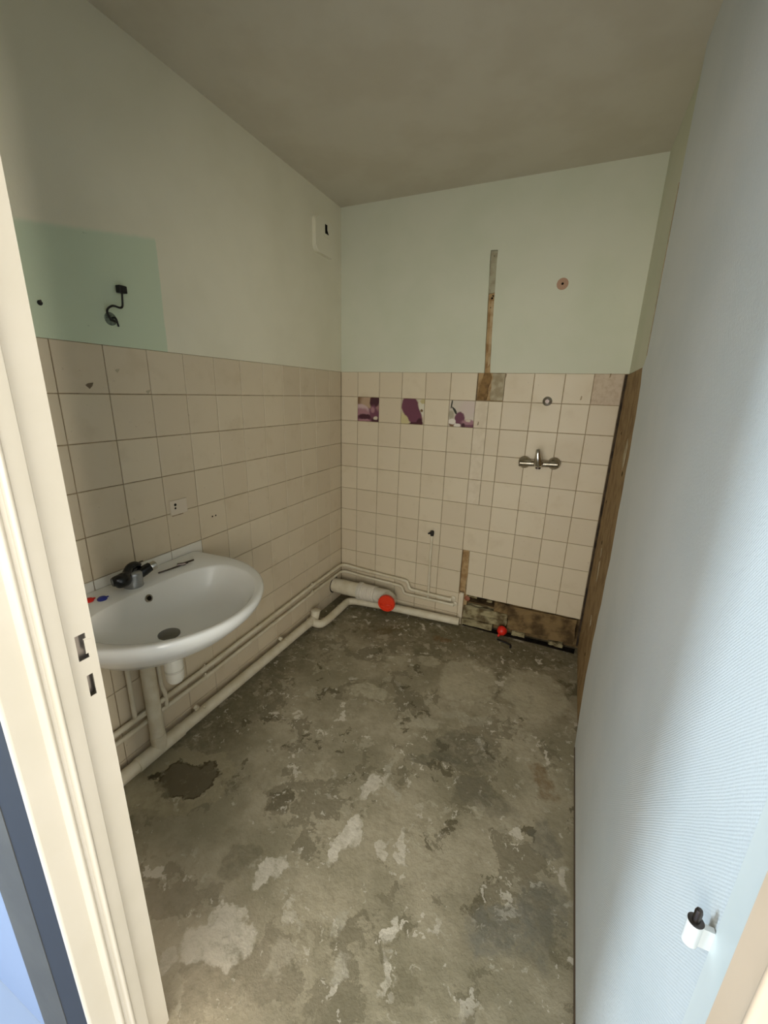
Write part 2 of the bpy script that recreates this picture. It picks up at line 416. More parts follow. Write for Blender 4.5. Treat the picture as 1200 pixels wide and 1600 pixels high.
# ------------------------------------------------------------------ tiles
full = {}
def tile_mesh(w, h, mat, t=.009):
    k = (round(w, 4), round(h, 4), mat)
    if k not in full:
        bm = bmesh.new(); b = .0016; j = .0014
        a = [(-w/2+j, -h/2+j), (w/2-j, -h/2+j), (w/2-j, h/2-j), (-w/2+j, h/2-j)]
        i = [(p[0]-math.copysign(b, p[0]), p[1]-math.copysign(b, p[1])) for p in a]
        V = [bm.verts.new((p[0], t, p[1])) for p in a] + [bm.verts.new((p[0], .0012, p[1])) for p in a] + [bm.verts.new((p[0], 0, p[1])) for p in i]
        for r in (0, 4):
            for q in range(4): bm.faces.new((V[r+q], V[r+(q+1) % 4], V[r+4+(q+1) % 4], V[r+4+q]))
        bm.faces.new(V[8:12]); bm.faces.new(V[3::-1])
        bmesh.ops.recalc_face_normals(bm, faces=bm.faces)
        me = bpy.data.meshes.new('tile'); bm.to_mesh(me); bm.free(); me.materials.append(M[mat]); full[k] = me
    return full[k]
def tile_left(y0, y1, z0, z1, mat='tile', name='tile'):
    o = bpy.data.objects.new(name, tile_mesh(abs(y1-y0), z1-z0, mat)); C.objects.link(o); o.parent = wall_left
    o.location = (rng.uniform(-.0004, .0004), (y0+y1)/2, (z0+z1)/2); o.rotation_euler = (rng.uniform(-.002, .002), rng.uniform(-.002, .002), math.pi/2 + rng.uniform(-.003, .003)); return o
def tile_back(x0, x1, z0, z1, mat='tile', name='tile'):
    o = bpy.data.objects.new(name, tile_mesh(x1-x0, z1-z0, mat)); C.objects.link(o); o.parent = wall_back
    o.location = ((x0+x1)/2, rng.uniform(-.0004, .0004), (z0+z1)/2); o.rotation_euler = (rng.uniform(-.003, .003), rng.uniform(-.002, .002), rng.uniform(-.003, .003)); return o
yb = [0, -.146] + [-.146 - P*k for k in range(1, 13)] + [-2.05]
zb = [TT - P*k for k in range(11)] + [.0]
for r in range(11):
    for c in range(len(yb)-1):
        white = (r == 5 and c >= 8)
        tile_left(yb[c], yb[c+1], zb[r+1], zb[r], 'tile_white' if white else 'tile')
xb = [0, .121] + [.121 + P*k for k in range(1, 9)] + [1.455, 1.587]
decor = {}
for r in range(11):
    for c in range(len(xb)-1):
        x0, x1, z1, z0 = xb[c], xb[c+1], zb[r], zb[r+1]
        if r == 0 and c == 6: continue                                   # knocked-out tile
        if r >= 9 and c >= 6: continue                                   # stripped foot of the wall
        if r == 9 and c == 5: tile_back(x0, x1, z0, z1); tile_back(x1, .902, z0, z1); continue
        if r == 10 and c == 5: tile_back(x0, x1, z0, z1); tile_back(x1, .902, z0, z1); continue
        if r == 1 and c in (1, 3, 5): decor[c] = (x0, x1, z0, z1); continue
        if c == 6 and r in (7, 8): tile_back(.917, x1, z0, z1); continue
        if c == 6 and 1 <= r <= 4:
            tile_back(x0, .945, z0, z1, 'filler', 'filler_strip'); tile_back(.945, x1, z0, z1); continue
        if r == 0 and c == 10:
            o = tile_back(x0, x1, z0, z1, 'tile_rough'); o['label'] = 'pinkish tile with its glaze stripped off'; continue
        tile_back(x0, x1, z0, z1)
# knocked-out tile: grey mortar piece on the right of the hole
bm = bmesh.new()
prism(bm, [(.952, 1.425), (1.019, 1.425), (1.019, 1.567), (.950, 1.567), (.955, 1.54), (.948, 1.52), (.951, 1.49), (.946, 1.46)], 1, .004, .02)
child('mortar_patch', bm, M['mortar'], wall_back)
# upper end of the chase filled grey
child('chase_filler', newbm(prism, [(.883, 1.965), (.886, 2.06), (.8825, 2.164), (.918, 2.162), (.919, 2.06), (.922, 1.97)], 1, .009, .0205), M['chase_grey'], wall_back)
for x, z, r in ((.907, 1.945, .006), (.904, 1.90, .003), (.912, 1.955, .004), (.90, 2.14, .003)):
    child('pit', newbm(lathe, (x, .0205, z), (0, -1, 0), [(0, r), (.0025 if z < 1.95 else .0125, r*.7)], 8), M['void'], wall_back)
# slim lighter rib left in the lower half of the chase
child('plaster_rib', newbm(prism, [(.919, 1.60), (.912, 1.75), (.906, 1.93), (.922, 1.93), (.925, 1.78), (.930, 1.62)], 1, .013, .021), simple('chase_rib', lin(186, 164, 128), .9, 0, lin(165, 138, 98), 25, .4), wall_back)
# chips in tiles
for x, z in ((.893, 1.285), (1.405, 1.44), (1.52, 1.55), (1.02, 1.545)):
    child('chip', newbm(prism, [(x, z), (x+.006, z+.003), (x+.008, z+.02), (x+.003, z+.022)], 1, -.0016, .004), M['grout'], wall_back)
for y, z, s in ((-1.556, 1.446, .011), (-1.46, 1.495, .007), (-1.36, 1.43, .008)):
    child('chip', newbm(prism, [(y, z-s), (y+s*.8, z-s*.2), (y+s*1.2, z+s*.7), (y-s*.3, z+s*.4), (y-s, z)], 0, -.004, .0014), M['mortar'] if s < .01 else simple('chip_dark', lin(110, 96, 76), .9), wall_left)

# printed tiles: purple spa still lifes
def decor_mat(name, blobs, bg):
    g = N(name); g.set(.25)
    o = g.obj(); c = bg
    wn = g.noise(o, 30, 3)
    vm = g.n('ShaderNodeVectorMath', operation='SUBTRACT'); g.l(wn.outputs['Color'], vm.inputs[0]); vm.inputs[1].default_value = (.5, .5, .5)
    vs = g.n('ShaderNodeVectorMath', operation='SCALE'); g.l(vm.outputs[0], vs.inputs[0]); vs.inputs['Scale'].default_value = .018
    wa = g.n('ShaderNodeVectorMath', operation='ADD'); g.l(o, wa.inputs[0]); g.l(vs.outputs[0], wa.inputs[1])
    for x, z, rx, rz, rot, col, soft in blobs:
        mp = g.n('ShaderNodeMapping'); mp.vector_type = 'TEXTURE'
        mp.inputs['Location'].default_value = ((x-.5)*P, 0, (.5-z)*P); mp.inputs['Rotation'].default_value = (0, math.radians(rot), 0)
        mp.inputs['Scale'].default_value = (rx*P, 1, rz*P); g.l(wa.outputs[0], mp.inputs['Vector'])
        sx, sy, sz = g.xyz(mp.outputs[0]); cb = g.n('ShaderNodeCombineXYZ'); g.l(sx, cb.inputs[0]); g.l(sz, cb.inputs[1])
        ln = g.n('ShaderNodeVectorMath', operation='LENGTH'); g.l(cb.outputs[0], ln.inputs[0])
        c = g.mix(g.ramp(ln.outputs['Value'], 1-soft, 1+soft, 1, 0), c, col)
    g.col(c); return g.m
pl, pd, pk, cr, br = lin(108, 62, 80), lin(66, 28, 40), lin(158, 116, 124), lin(206, 192, 172), lin(120, 92, 64)
M['decor1'] = decor_mat('printed_stones', [(.1, .1, .25, .22, 0, br, .3), (.45, .2, .3, .3, 0, lin(176, 150, 124), .4), (.8, .15, .22, .28, 20, pd, .2), (.5, .85, .8, .4, 0, pl, .2),
     (.2, .5, .35, .2, 15, lin(196, 170, 168), .2), (.25, .66, .36, .2, 10, pk, .3), (.35, .8, .32, .12, 0, pd, .3), (.75, .6, .16, .3, 0, pl, .2), (.72, .5, .1, .12, 0, pk, .4), (.88, .92, .22, .12, 0, pd, .2), (.85, .84, .1, .07, 0, cr, .3), (.3, .95, .3, .06, 0, pk, .3)], lin(150, 110, 110))
M['decor2'] = decor_mat('printed_purple_petal', [(.12, .85, .3, .3, 20, lin(198, 186, 140), .3), (.95, .3, .2, .35, 0, lin(214, 208, 188), .3), (.93, .1, .14, .1, 0, lin(190, 176, 130), .3),
     (.38, .3, .36, .42, -10, pl, .1), (.58, .62, .30, .5, -28, pl, .1), (.82, .95, .14, .2, 0, pd, .2), (.62, .98, .3, .07, -6, pd, .3), (.9, .45, .05, .06, 0, br, .3)], lin(204, 192, 168))
M['decor3'] = decor_mat('printed_candles', [(.75, .3, .35, .3, 0, lin(202, 186, 176), .4), (.1, .55, .12, .16, 0, lin(168, 160, 138), .4), (.1, .15, .03, .16, 8, lin(40, 44, 34), .2), (.22, .38, .035, .18, -35, lin(46, 50, 40), .2),
     (.45, .68, .2, .24, 0, pl, .15), (.78, .95, .3, .16, 0, pl, .2), (.78, .8, .25, .1, 0, pk, .3), (.78, .75, .1, .05, 0, cr, .3), (.15, .92, .1, .1, 0, br, .3), (.15, .8, .15, .1, 0, lin(226, 218, 206), .2), (.36, .95, .14, .08, 0, lin(224, 216, 204), .2), (.6, .95, .07, .1, 0, pd, .3)], lin(204, 194, 178))
for c, mt, lab in ((1, 'decor1', 'decorative tile printed with purple stones'), (3, 'decor2', 'decorative tile printed with a broad purple petal'), (5, 'decor3', 'decorative tile printed with purple candles')):
    x0, x1, z0, z1 = decor[c]; o = tile_back(x0, x1, z0, z1, mt, 'decorative_tile'); o['label'] = lab

# ------------------------------------------------------------------ stripped foot of the back wall
def rough_block(name, a, b, mat, amp=.006, cuts=5):
    bm = bmesh.new(); box(bm, a, b); bmesh.ops.subdivide_edges(bm, edges=bm.edges[:], cuts=cuts, use_grid_fill=True)
    for v in bm.verts:
        v.co += Vector((rng.uniform(-amp, amp)*.6, rng.uniform(-amp, amp), rng.uniform(-amp, amp)))
    return child(name, bm, mat, wall_back)
rough_block('mortar_block', (.906, .012, .055), (1.185, .09, .138), M['brick_pale'])
rough_block('mortar_block', (1.10, .016, .12), (1.20, .08, .205), M['brick_brown'], .008)
rough_block('brick', (1.19, .008, .045), (1.572, .09, .205), M['brick_brown'])
rough_block('mortar_lip', (.906, .0, .003), (1.10, .05, .048), M['brick_pale'], .004)
rough_block('mortar_lip', (1.225, .002, .012), (1.30, .05, .036), M['brick_pale'], .004)
rough_block('mortar_lip', (1.44, .002, .010), (1.52, .05, .030), M['brick_pale'], .004)
rough_block('mortar_chip', (.935, .002, .208), (.99, .05, .219), M['brick_pale'], .004, 3)
rough_block('mortar_chip', (1.05, .002, .200), (1.085, .04, .214), M['brick_pale'], .004, 3)
child('buried_pipe', newbm(tube, [(.93, .08, .18), (1.02, .085, .185), (1.10, .10, .18)], .012, 10), M['dark_steel'], wall_back, True)
child('pipe_stub', newbm(lathe, (.925, .03, .185), (0, -1, 0), [(0, .018), (.01, .018), (.014, .012)], 14), simple('copper_rust', lin(150, 90, 64), .6), wall_back, True, 40)
child('corner_gap', newbm(prism, [(-.010, .05), (-.006, .3), (-.008, .62), (-.003, .9), (-.006, 1.15), (-.003, 1.35), (-.006, 1.566), (-.001, 1.566), (-.001, .05)], 0, 1.588, 1.599), M['dark_gap'], wall_right)
child('adhesive_patch', newbm(prism, [(.876, 1.425), (.928, 1.425), (.934, 1.46), (.930, 1.49), (.941, 1.52), (.944, 1.55), (.936, 1.57), (.905, 1.57), (.896, 1.54), (.884, 1.50), (.880, 1.46)], 1, .010, .021), simple('brown_adhesive', lin(138, 108, 66), .9, 0, lin(104, 78, 44), 30, .6), wall_back)
# sill edge of the tiled upstand left of the stripped foot
child('upstand_edge', newbm(box, (.884, -.013, .058), (.906, .0, .232)), M['filler'], wall_back)

# ------------------------------------------------------------------ door frame (door leaf taken off)
frame = structure(bpy.data.objects.new('door_1', None)); C.objects.link(frame); frame['label'] = 'cream painted metal door frame without its leaf, slots on the left jamb'
y0, y1 = -2.041, -2.086           # rebate face of the left jamb
# strike face as a plate with two real slots in it
def plate(zs, ys, holes, x0, x1):
    bm = bmesh.new()
    for i in range(len(ys)-1):
        for k in range(len(zs)-1):
            if (i, k) in holes: continue
            box(bm, (x0, ys[i+1], zs[k]), (x1, ys[i], zs[k+1]))
    bmesh.ops.remove_doubles(bm, verts=bm.verts, dist=1e-6)
    dead = [f for f in bm.faces if 0]
    return bm
ys = [y0-.002, y0-.0125, y0-.0165, y0-.0225, y0-.0285, y1]
zs = [0, .942, .983, 1.014, 1.022, 1.050, 1.060, H-.4]
zs[-1] = DH
child('strike_face', plate(zs, ys, {(1, 1), (2, 1), (1, 3), (2, 3), (3, 3), (2, 4), (3, 4), (1, 5), (2, 5), (3, 5)}, DX0-.0015, DX0), M['frame'], frame)
child('slot_lining', newbm(box, (DX0-.028, y1, .93), (DX0-.026, y0, 1.10)), simple('slot_grey', lin(150, 142, 132), .7), frame)
child('lip_plate', newbm(prism, [(y0-.0165, 1.024), (y0-.0165, 1.048), (y0-.007, 1.046), (y0-.003, 1.040), (y0-.003, 1.031), (y0-.007, 1.026)], 0, DX0-.001, DX0+.0006), M['frame'], frame)
# jamb profile in plan (x,y) extruded over the height
def arc(cx, cy, r, a0, a1, n=6): return [(cx+r*math.cos(math.radians(a0+(a1-a0)*i/n)), cy+r*math.sin(math.radians(a0+(a1-a0)*i/n))) for i in range(n+1)]
XS = DX0+.013
prof = [(DX0-.05, y0), (DX0, y0), (DX0, y0-.002), (DX0-.0485, y0-.002)]
child('jamb_return', newbm(prism, prof, 2, 0, DH), M['frame'], frame)
prof = [(DX0-.0015, y1)] + arc(XS-.002, y1-.001-.002, .002, 90, 0, 3) + [(XS, -2.110)] + arc(XS+.001, -2.1155, .0045, 80, -60, 7) + [(XS-.001, -2.1215), (XS-.003, -2.126)] + \
       arc(XS-.001, -2.132, .004, 60, -60, 6) + [(XS-.006, -2.140), (XS-.006, -2.174)] + arc(XS-.010, -2.174, .004, 0, -90, 4) + [(XS-.014, -2.178), (XS-.014, -2.16), (DX0-.03, -2.16), (DX0-.03, y1)]
child('jamb', newbm(prism, prof, 2, 0, DH+.04), M['frame'], frame, True, 35)
# right jamb: flange on the wall, hinge face, stop
XR = DX1
child('wall_flange', newbm(prism, [(1.5905, -1.985), (1.5885, -1.987), (1.5865, -2.058), (1.60, -2.058), (1.60, -1.985)], 2, 0, DH+.04), M['flange'], frame)
prof = [(1.5865, -2.0575), (1.568, -2.0575), (1.566, -2.0595), (1.566, -2.098)] + arc(1.565, -2.104, .005, 100, 260, 7) + \
       [(XR-.008, -2.112), (XR-.006, -2.170), (XR-.001, -2.181), (XR+.05, -2.181), (XR+.05, -2.0575)]
child('jamb', newbm(prism, prof, 2, 0, DH+.04), M['frame_warm'], frame, True, 35)
# head piece
prof = [(-2.041, DH+.03), (-2.041, DH), (-2.086, DH), (-2.086, DH-.013), (-2.19, DH-.010), (-2.196, DH-.004), (-2.196, DH+.045), (-2.16, DH+.045), (-2.16, DH+.03)]
child('head', newbm(prism, prof, 0, DX0-.05, DX1+.04), M['frame'], frame)
# hinge half left on the right jamb
hx, hy, hz = 1.572, -1.984, .893
hg = thing('door_hinge', 'white half door hinge with bare metal pin on the right wall by the doorway', 'hinge', (hx, hy, hz))
child('knuckle', newbm(lathe, (hx, hy, hz), (0, 0, 1), [(0, .0055), (.002, .0072), (.032, .0072), (.0325, .006)], 20), M['hinge'], hg, True, 40)
child('collar', newbm(lathe, (hx, hy, hz+.032), (0, 0, 1), [(0, .0072), (.0015, .0075), (.002, .006)], 20), M['dark_steel'], hg, True, 40)
child('pin', newbm(lathe, (hx, hy, hz+.0335), (0, 0, 1), [(0, .0036), (.013, .0036), (.016, .0028), (.017, 0)], 14), M['dark_steel'], hg, True, 40)
child('leaf', newbm(box, (hx+.004, hy-.003, hz+.003), (1.589, hy+.003, hz+.030)), M['hinge'], hg)

# ------------------------------------------------------------------ hallway behind the camera
structure(obj('floor', newbm(box, (-1.3, -4.6, -.10), (4.0, -2.17, -.002)), M['hall_floor']))
structure(obj('ceiling', newbm(box, (-1.3, -3.50, H), (4.0, -2.17, H+.1)), M['hall']))
bm = bmesh.new()
box(bm, (-1.3, -2.1705, 0), (-.18, -2.15, H)); box(bm, (1.70, -2.20, 0), (4.0, -2.17, H)); box(bm, (-.18, -2.1705, 0), (DX0-.0015, -2.16, H)); box(bm, (DX0-.0015, -2.19, DH+.045), (1.70, -2.17, H)); box(bm, (DX1+.05, -2.19, 0), (1.70, -2.17, H))
structure(obj('wall_hall_front', bm, M['hall_blue']))
structure(obj('shade_strip_1', newbm(box, (.605, -2.1755, 0), (DX0-.0015, -2.1705, DH+.04)), M['navy']))  # added strip, deep shade beside the frame put into its dark colour
structure(obj('shade_strip_2', newbm(box, (.485, -2.1765, 0), (.605, -2.1705, DH+.04)), M['shaded_wall_grey']))  # added strip, wall end with its shade put into the grey
bm = bmesh.new()
box(bm, (-1.3, -3.6, 0), (-.30, -3.5, H)); box(bm, (3.9, -3.6, 0), (4.0, -3.5, H)); box(bm, (-.30, -3.6, 2.2), (3.9, -3.5, H)); box(bm, (-.30, -3.6, 0), (3.9, -3.5, .35))
structure(obj('wall_hall_back', bm, M['hall']))
bm = bmesh.new()
box(bm, (-1.3, -3.5, 0), (-1.25, -2.2, .65)); box(bm, (-1.3, -3.5, 2.05), (-1.25, -2.2, H)); box(bm, (-1.3, -3.5, .65), (-1.25, -3.36, 2.05)); box(bm, (-1.3, -2.84, .65), (-1.25, -2.2, 2.05))
structure(obj('wall_hall_left', bm, M['hall']))
bm = bmesh.new()
box(bm, (3.95, -3.5, 2.1), (4.0, -2.2, H)); box(bm, (3.95, -3.5, 0), (4.0, -3.1, 2.1)); box(bm, (3.95, -2.5, 0), (4.0, -2.2, 2.1))
structure(obj('wall_hall_right', bm, M['hall']))

# ------------------------------------------------------------------ washbasin
BX, BY, BZ = 0.0, -1.558, .785
sink = thing('washbasin', 'white ceramic wall hung washbasin on the left tiled wall', 'washbasin', (.002, BY, .60))
def outline(t, k=1.0, off=0.0, front=1.0):
    """D shaped outline: half ellipse in front, straight sides running back to the wall"""
    a, b, cx = .362*k, .335*k, .178
    x = math.cos(t); y = math.sin(t)
    if x >= 0: X = cx + a*x; Y = b*y
    else:
        X = cx + (cx-.002-off)*-1 * min(1, abs(x)*1.45) if abs(x)*1.45 < 1 else .002+off
        Y = b*(y if abs(x)*1.45 >= 1 else math.copysign(1-.0*abs(x), y))
        if abs(x)*1.45 >= 1: Y = b*math.copysign(1, y)*abs(y)/math.sqrt(1-(1/1.45)**2)
        Y *= 1 - .04*min(1, abs(x)*1.45)
    return X, Y
NA = 72
def ring(bm, fn): return [bm.verts.new(fn(2*math.pi*i/NA)) for i in range(NA)]
def O(k, z, off=0.0):
    def f(t):
        x, y = outline(t, k, off); return (x, BY+y, z)
    return f
def blend(k, z, cx, cy, rx, ry, s):
    """outer outline shrunk towards a small ellipse"""
    def f(t):
        x, y = outline(t, k); ex, ey = cx+rx*math.cos(t), cy+ry*math.sin(t)
        return (max(.002, x*(1-s)+ex*s), BY + y*(1-s)+ey*s, z)
    return f
def I(s, z, dcx=.255, dcy=-.028):
    """inner bowl: s=1 at the rim, 0 at the drain"""
    def f(t):
        c, sn = math.cos(t), math.sin(t)
        a = .262 if c >= 0 else .118
        p = 2.0 if c >= 0 else 2.6
        ex = math.copysign(abs(c)**(2/p), c); ey = math.copysign(abs(sn)**(2/p), sn)
        X = .252 + a*ex; Y = .272*ey
        return (dcx + (X-dcx)*s, BY + dcy + (Y-dcy)*s, z)
    return f
bm = bmesh.new()
rings = [ring(bm, blend(1, .595, .17, -.01, .05, .06, 1)), ring(bm, blend(1, .60, .17, -.01, .10, .13, .95)), ring(bm, blend(1, .635, .17, -.01, .10, .12, .55)), ring(bm, blend(1, .684, .17, -.01, .1, .1, .28)),
         ring(bm, blend(1, .722, .17, 0, .1, .1, .12)), ring(bm, blend(1, .744, .17, 0, .1, .1, .045)), ring(bm, blend(1, .762, .17, 0, .1, .1, .008)), ring(bm, O(1.0, .772)), ring(bm, O(.996, BZ-.004)), ring(bm, O(.985, BZ)), ring(bm, O(.965, BZ+.0005, .006)),
         ring(bm, I(1.02, BZ-.0015)), ring(bm, I(1.0, BZ-.004)), ring(bm, I(.985, BZ-.010)), ring(bm, I(.93, BZ-.030)), ring(bm, I(.88, BZ-.055)), ring(bm, I(.80, BZ-.082)), ring(bm, I(.68, BZ-.104)), ring(bm, I(.5, BZ-.119)), ring(bm, I(.3, BZ-.127)), ring(bm, I(.13, BZ-.131))]
for a, b in zip(rings, rings[1:]):
    for k in range(NA):
        q = list(dict.fromkeys((a[k], a[(k+1) % NA], b[(k+1) % NA], b[k])))
        if len(q) > 2: bm.faces.new(q)
bm.faces.new(rings[0][::-1]); bm.faces.new(rings[-1])
bowl = child('bowl', bm, M['ceramic'], sink, True)
DR = (.255, BY-.028, BZ-.131)
child('drain_plug', newbm(lathe, (DR[0], DR[1], DR[2]-.002), (0, 0, 1), [(0, .034), (.006, .034), (.008, .031), (.009, .024), (.0105, .02), (.0105, 0)], 32), M['drain'], sink, True, 30)
ov = Vector((.146, BY-.006, BZ-.034)); oa = Vector((.93, 0, .36))
child('overflow_ring', newbm(lathe, ov-oa*.006, oa, [(0, .013), (.008, .013), (.0095, .0115), (.0085, .0085), (.006, .008)], 20), M['dull_chrome'], sink, True, 40)
child('overflow_hole', newbm(lathe, ov, oa, [(0, .008), (.003, .008)], 16), M['void'], sink)

# mixer tap on the basin deck; chrome's dark reflections coloured black
tap = thing('basin_mixer_tap', 'old single lever mixer tap with curved top coloured by dark reflections on the washbasin deck', 'tap', (.075, BY-.005, BZ))
tx, ty = .078, BY-.008
child('body', newbm(lathe, (tx, ty, BZ-.001), (.10, .08, 1), [(0, .031), (.006, .032), (.012, .029), (.045, .028), (.052, .026), (.056, .02), (.057, 0)], 24), M['grey_tap'], tap, True, 50)
bm = bmesh.new()
tube(bm, [(tx+.010, ty-.074, BZ+.045), (tx+.013, ty-.062, BZ+.045), (tx+.016, ty-.044, BZ+.038), (tx+.004, ty-.020, BZ+.046), (tx-.008, ty+.002, BZ+.066), (tx-.006, ty+.022, BZ+.068), (tx-.002, ty+.034, BZ+.060)], [.014, .023, .025, .017, .0145, .014, .009], 18, .02)
child('lever', bm, M['black'], tap, True, 50)
child('spout', newbm(tube, [(tx+.005, ty+.016, BZ+.034), (tx+.012, ty+.040, BZ+.044), (tx+.013, ty+.060, BZ+.050)], [.019, .0185, .0165], 18, .02), M['black'], tap, True, 50)
child('aerator', newbm(lathe, (tx+.017, ty+.058, BZ+.049), (.14, 1, .22), [(0, .0145), (.003, .0155), (.018, .0155), (.020, .013), (.016, .011)], 20), M['chrome'], tap, True, 40)
child('handle_pin', newbm(tube, [(tx-.015, ty+.02, BZ+.067), (tx-.010, ty+.052, BZ+.070)], .0025, 8), M['dark_steel'], tap, True)
# loose bits on the deck
rod = thing('plug_rod', 'thin grey metal pull rod with crosspiece lying on the basin rim', 'rod', (.08, BY+.14, BZ))
child('shaft', newbm(tube, [(.072, -1.465, BZ+.0040), (.083, -1.41, BZ+.0045), (.092, -1.352, BZ+.006)], .0030, 8), M['dark_steel'], rod, True)
child('clamp', newbm(tube, [(.078, -1.388, BZ+.008), (.096, -1.365, BZ+.008)], .0055, 8), M['dark_steel'], rod, True, 40)
child('crosspiece', newbm(tube, [(.088, -1.372, BZ+.009), (.093, -1.325, BZ+.008)], .0035, 8), M['dark_steel'], rod, True, 40)
def cap(name, label, x, y, mat):
    t = thing(name, label, 'cap', (x, y, BZ))
    child('dome', newbm(lathe, (x, y, BZ), (0, 0, 1), [(0, .014), (.004, .0145), (.008, .011), (.010, .006), (.0105, 0)], 18), mat, t, True, 40)
    child('stem', newbm(tube, [(x, y+.010, BZ+.004), (x+.002, y+.019, BZ+.003)], .0025, 8), mat, t, True)
cap('tap_cap', 'small red plastic tap cap lying on the basin rim beside the jamb', .058, -1.702, M['red2'])
cap('tap_cap', 'small blue plastic tap cap lying on the basin rim left of the tap', .084, -1.676, M['blue'])
# bottle trap under the basin
trap = thing('bottle_trap', 'white plastic bottle trap hanging under the washbasin', 'trap', (.235, -1.565, .41))
bx, by = .232, -1.568; bz = .034
child('tailpipe', newbm(lathe, (bx, by, .535+bz), (0, 0, 1), [(0, .019), (.055, .019)], 18), M['white_plastic'], trap, True, 40)
child('nut', newbm(lathe, (bx, by, .528+bz), (0, 0, 1), [(0, .026), (.003, .028), (.024, .028), (.027, .024)], 12), M['white_plastic'], trap, False)
child('cup', newbm(lathe, (bx, by, .415+bz), (0, 0, 1), [(0, .014), (.002, .022), (.012, .029), (.06, .031), (.108, .031), (.114, .026)], 24), M['white_plastic'], trap, True, 40)
child('seal_ring', newbm(lathe, (bx, by, .462+bz), (0, 0, 1), [(0, .0318), (.004, .0325), (.008, .0318)], 24), M['grey_plastic'], trap, True, 40)
child('outlet', newbm(tube, [(bx-.026, by+.006, .508+bz), (.12, by+.015, .508+bz), (.052, -1.545, .512+bz)], .016, 14), M['white_plastic'], trap, True, 40)

# ------------------------------------------------------------------ plumbing
drain = thing('drain_pipe', 'thick cream drain pipe along the floor under the basin with its riser', 'pipe', (.05, -1.2, 0))
child('floor_run', newbm(tube, [(.040, -2.04, .047), (.056, -.44, .047)], .025, 18), M['cream_pipe'], drain, True, 40)
child('riser', newbm(tube, [(.047, -1.543, .05), (.047, -1.545, .575)], [.0265, .0255], 18), M['cream_pipe'], drain, True, 40)
child('tee', newbm(tube, [(.045, -1.64, .047), (.047, -1.44, .047)], .0285, 18), M['cream_pipe'], drain, True, 40)
child('tee', newbm(tube, [(.047, -1.543, .05), (.047, -1.543, .115)], .0285, 18), M['cream_pipe'], drain, True, 40)
child('end_elbow', newbm(tube, [(.055, -.50, .047), (.056, -.44, .047), (.058, -.425, .095)], .0275, 18, .02), M['cream_pipe'], drain, True, 40)
child('end_plug', newbm(lathe, (.058, -.427, .092), (0, .1, 1), [(0, .029), (.01, .029), (.014, .022), (.014, 0)], 18), M['cream_pipe'], drain, True, 40)
for y in (-1.348, -.756):
    child('pipe_bracket', newbm(tube, [(.03, y, .083), (.044, y, .078)], .011, 12), M['cream_pipe'], drain, True, 40)
    child('bracket_screw', newbm(lathe, (.056, y+.025, .069), (.3, 0, 1), [(0, .007), (.007, .007), (.009, .004)], 8), M['cream_pipe'], drain, True, 40)
child('mortar_skirt', newbm(prism, [(.001, 0), (.036, 0), (.044, .012), (.040, .026), (.001, .03)], 1, -2.04, -.47), M['cream_pipe'], drain)
d2 = thing('drain_pipe', 'cream drain pipe offset from the left corner and running along the back wall floor', 'pipe', (.5, -.08, 0))
child('run', newbm(tube, [(.066, -.470, .040), (.118, -.468, .037), (.130, -.40, .037), (.128, -.135, .040), (.17, -.108, .041), (.40, -.075, .041), (.898, -.040, .041)], .025, 18, [0, .05, .05, .04, .04, .04, 0]), M['cream_pipe'], d2, True, 40)
def clip(root, p, ax, up):
    """saddle clip holding both supply pipes on the wall"""
    x, y, z = p
    child('pipe_clip', newbm(tube, [(x-ax[0]*.008, y-ax[1]*.008, z), (x+ax[0]*.008, y+ax[1]*.008, z)], .0125, 12), M['cream_pipe'], root, True, 40)
    child('pipe_clip', newbm(tube, [(x, y, z+.008), (x, y, z+.022)], .004, 8), M['cream_pipe'], root, True, 40)
s1 = thing('supply_pipe', 'upper of two thin cream water pipes running round the left corner', 'pipe', (.025, -1, .2))
child('run', newbm(tube, [(.024, -2.04, .222), (.024, -1.27, .228), (.024, -.40, .258), (.024, -.026, .262), (.15, -.022, .250), (.525, -.022, .236), (.540, -.022, .180), (.815, -.022, .174), (.838, -.004, .174)], .0105, 12, [0, .03, .03, .05, .09, .022, .022, .02, 0]), M['cream_pipe'], s1, True, 40)
child('feed_riser', newbm(tube, [(.020, -1.603, .226), (.020, -1.602, .45), (.03, -1.605, .62)], .0085, 12), M['cream_pipe'], s1, True, 40)
child('elbow_nut', newbm(lathe, (.812, -.022, .174), (1, 0, 0), [(0, .0135), (.014, .0145), (.022, .0125)], 12), M['cream_pipe'], s1, True, 40)
child('wall_rose', newbm(lathe, (.838, -.001, .174), (0, -1, 0), [(0, .020), (.006, .019), (.009, .014)], 16), M['cream_pipe'], s1, True, 40)
for y, z in ((-1.271, .228), (-.411, .258)): clip(s1, (.024, y, z), (0, 1), 1)
s2 = thing('supply_pipe', 'lower of two thin cream water pipes running round the left corner', 'pipe', (.025, -1, .15))
child('run', newbm(tube, [(.024, -2.04, .182), (.024, -1.27, .184), (.024, -.40, .206), (.024, -.026, .212), (.15, -.022, .200), (.485, -.022, .190), (.502, -.022, .140), (.832, -.022, .140), (.853, -.004, .140)], .0095, 12, [0, .03, .03, .05, .09, .022, .022, .02, 0]), M['cream_pipe'], s2, True, 40)
child('feed_riser', newbm(tube, [(.026, -1.475, .186), (.030, -1.476, .25), (.022, -1.483, .285), (.020, -1.484, .45), (.03, -1.50, .62)], .0085, 12, .02), M['cream_pipe'], s2, True, 40)
child('elbow_nut', newbm(lathe, (.828, -.022, .140), (1, 0, 0), [(0, .0135), (.014, .0145), (.022, .0125)], 12), M['cream_pipe'], s2, True, 40)
child('wall_rose', newbm(lathe, (.853, -.001, .140), (0, -1, 0), [(0, .018), (.006, .017), (.009, .013)], 16), M['cream_pipe'], s2, True, 40)
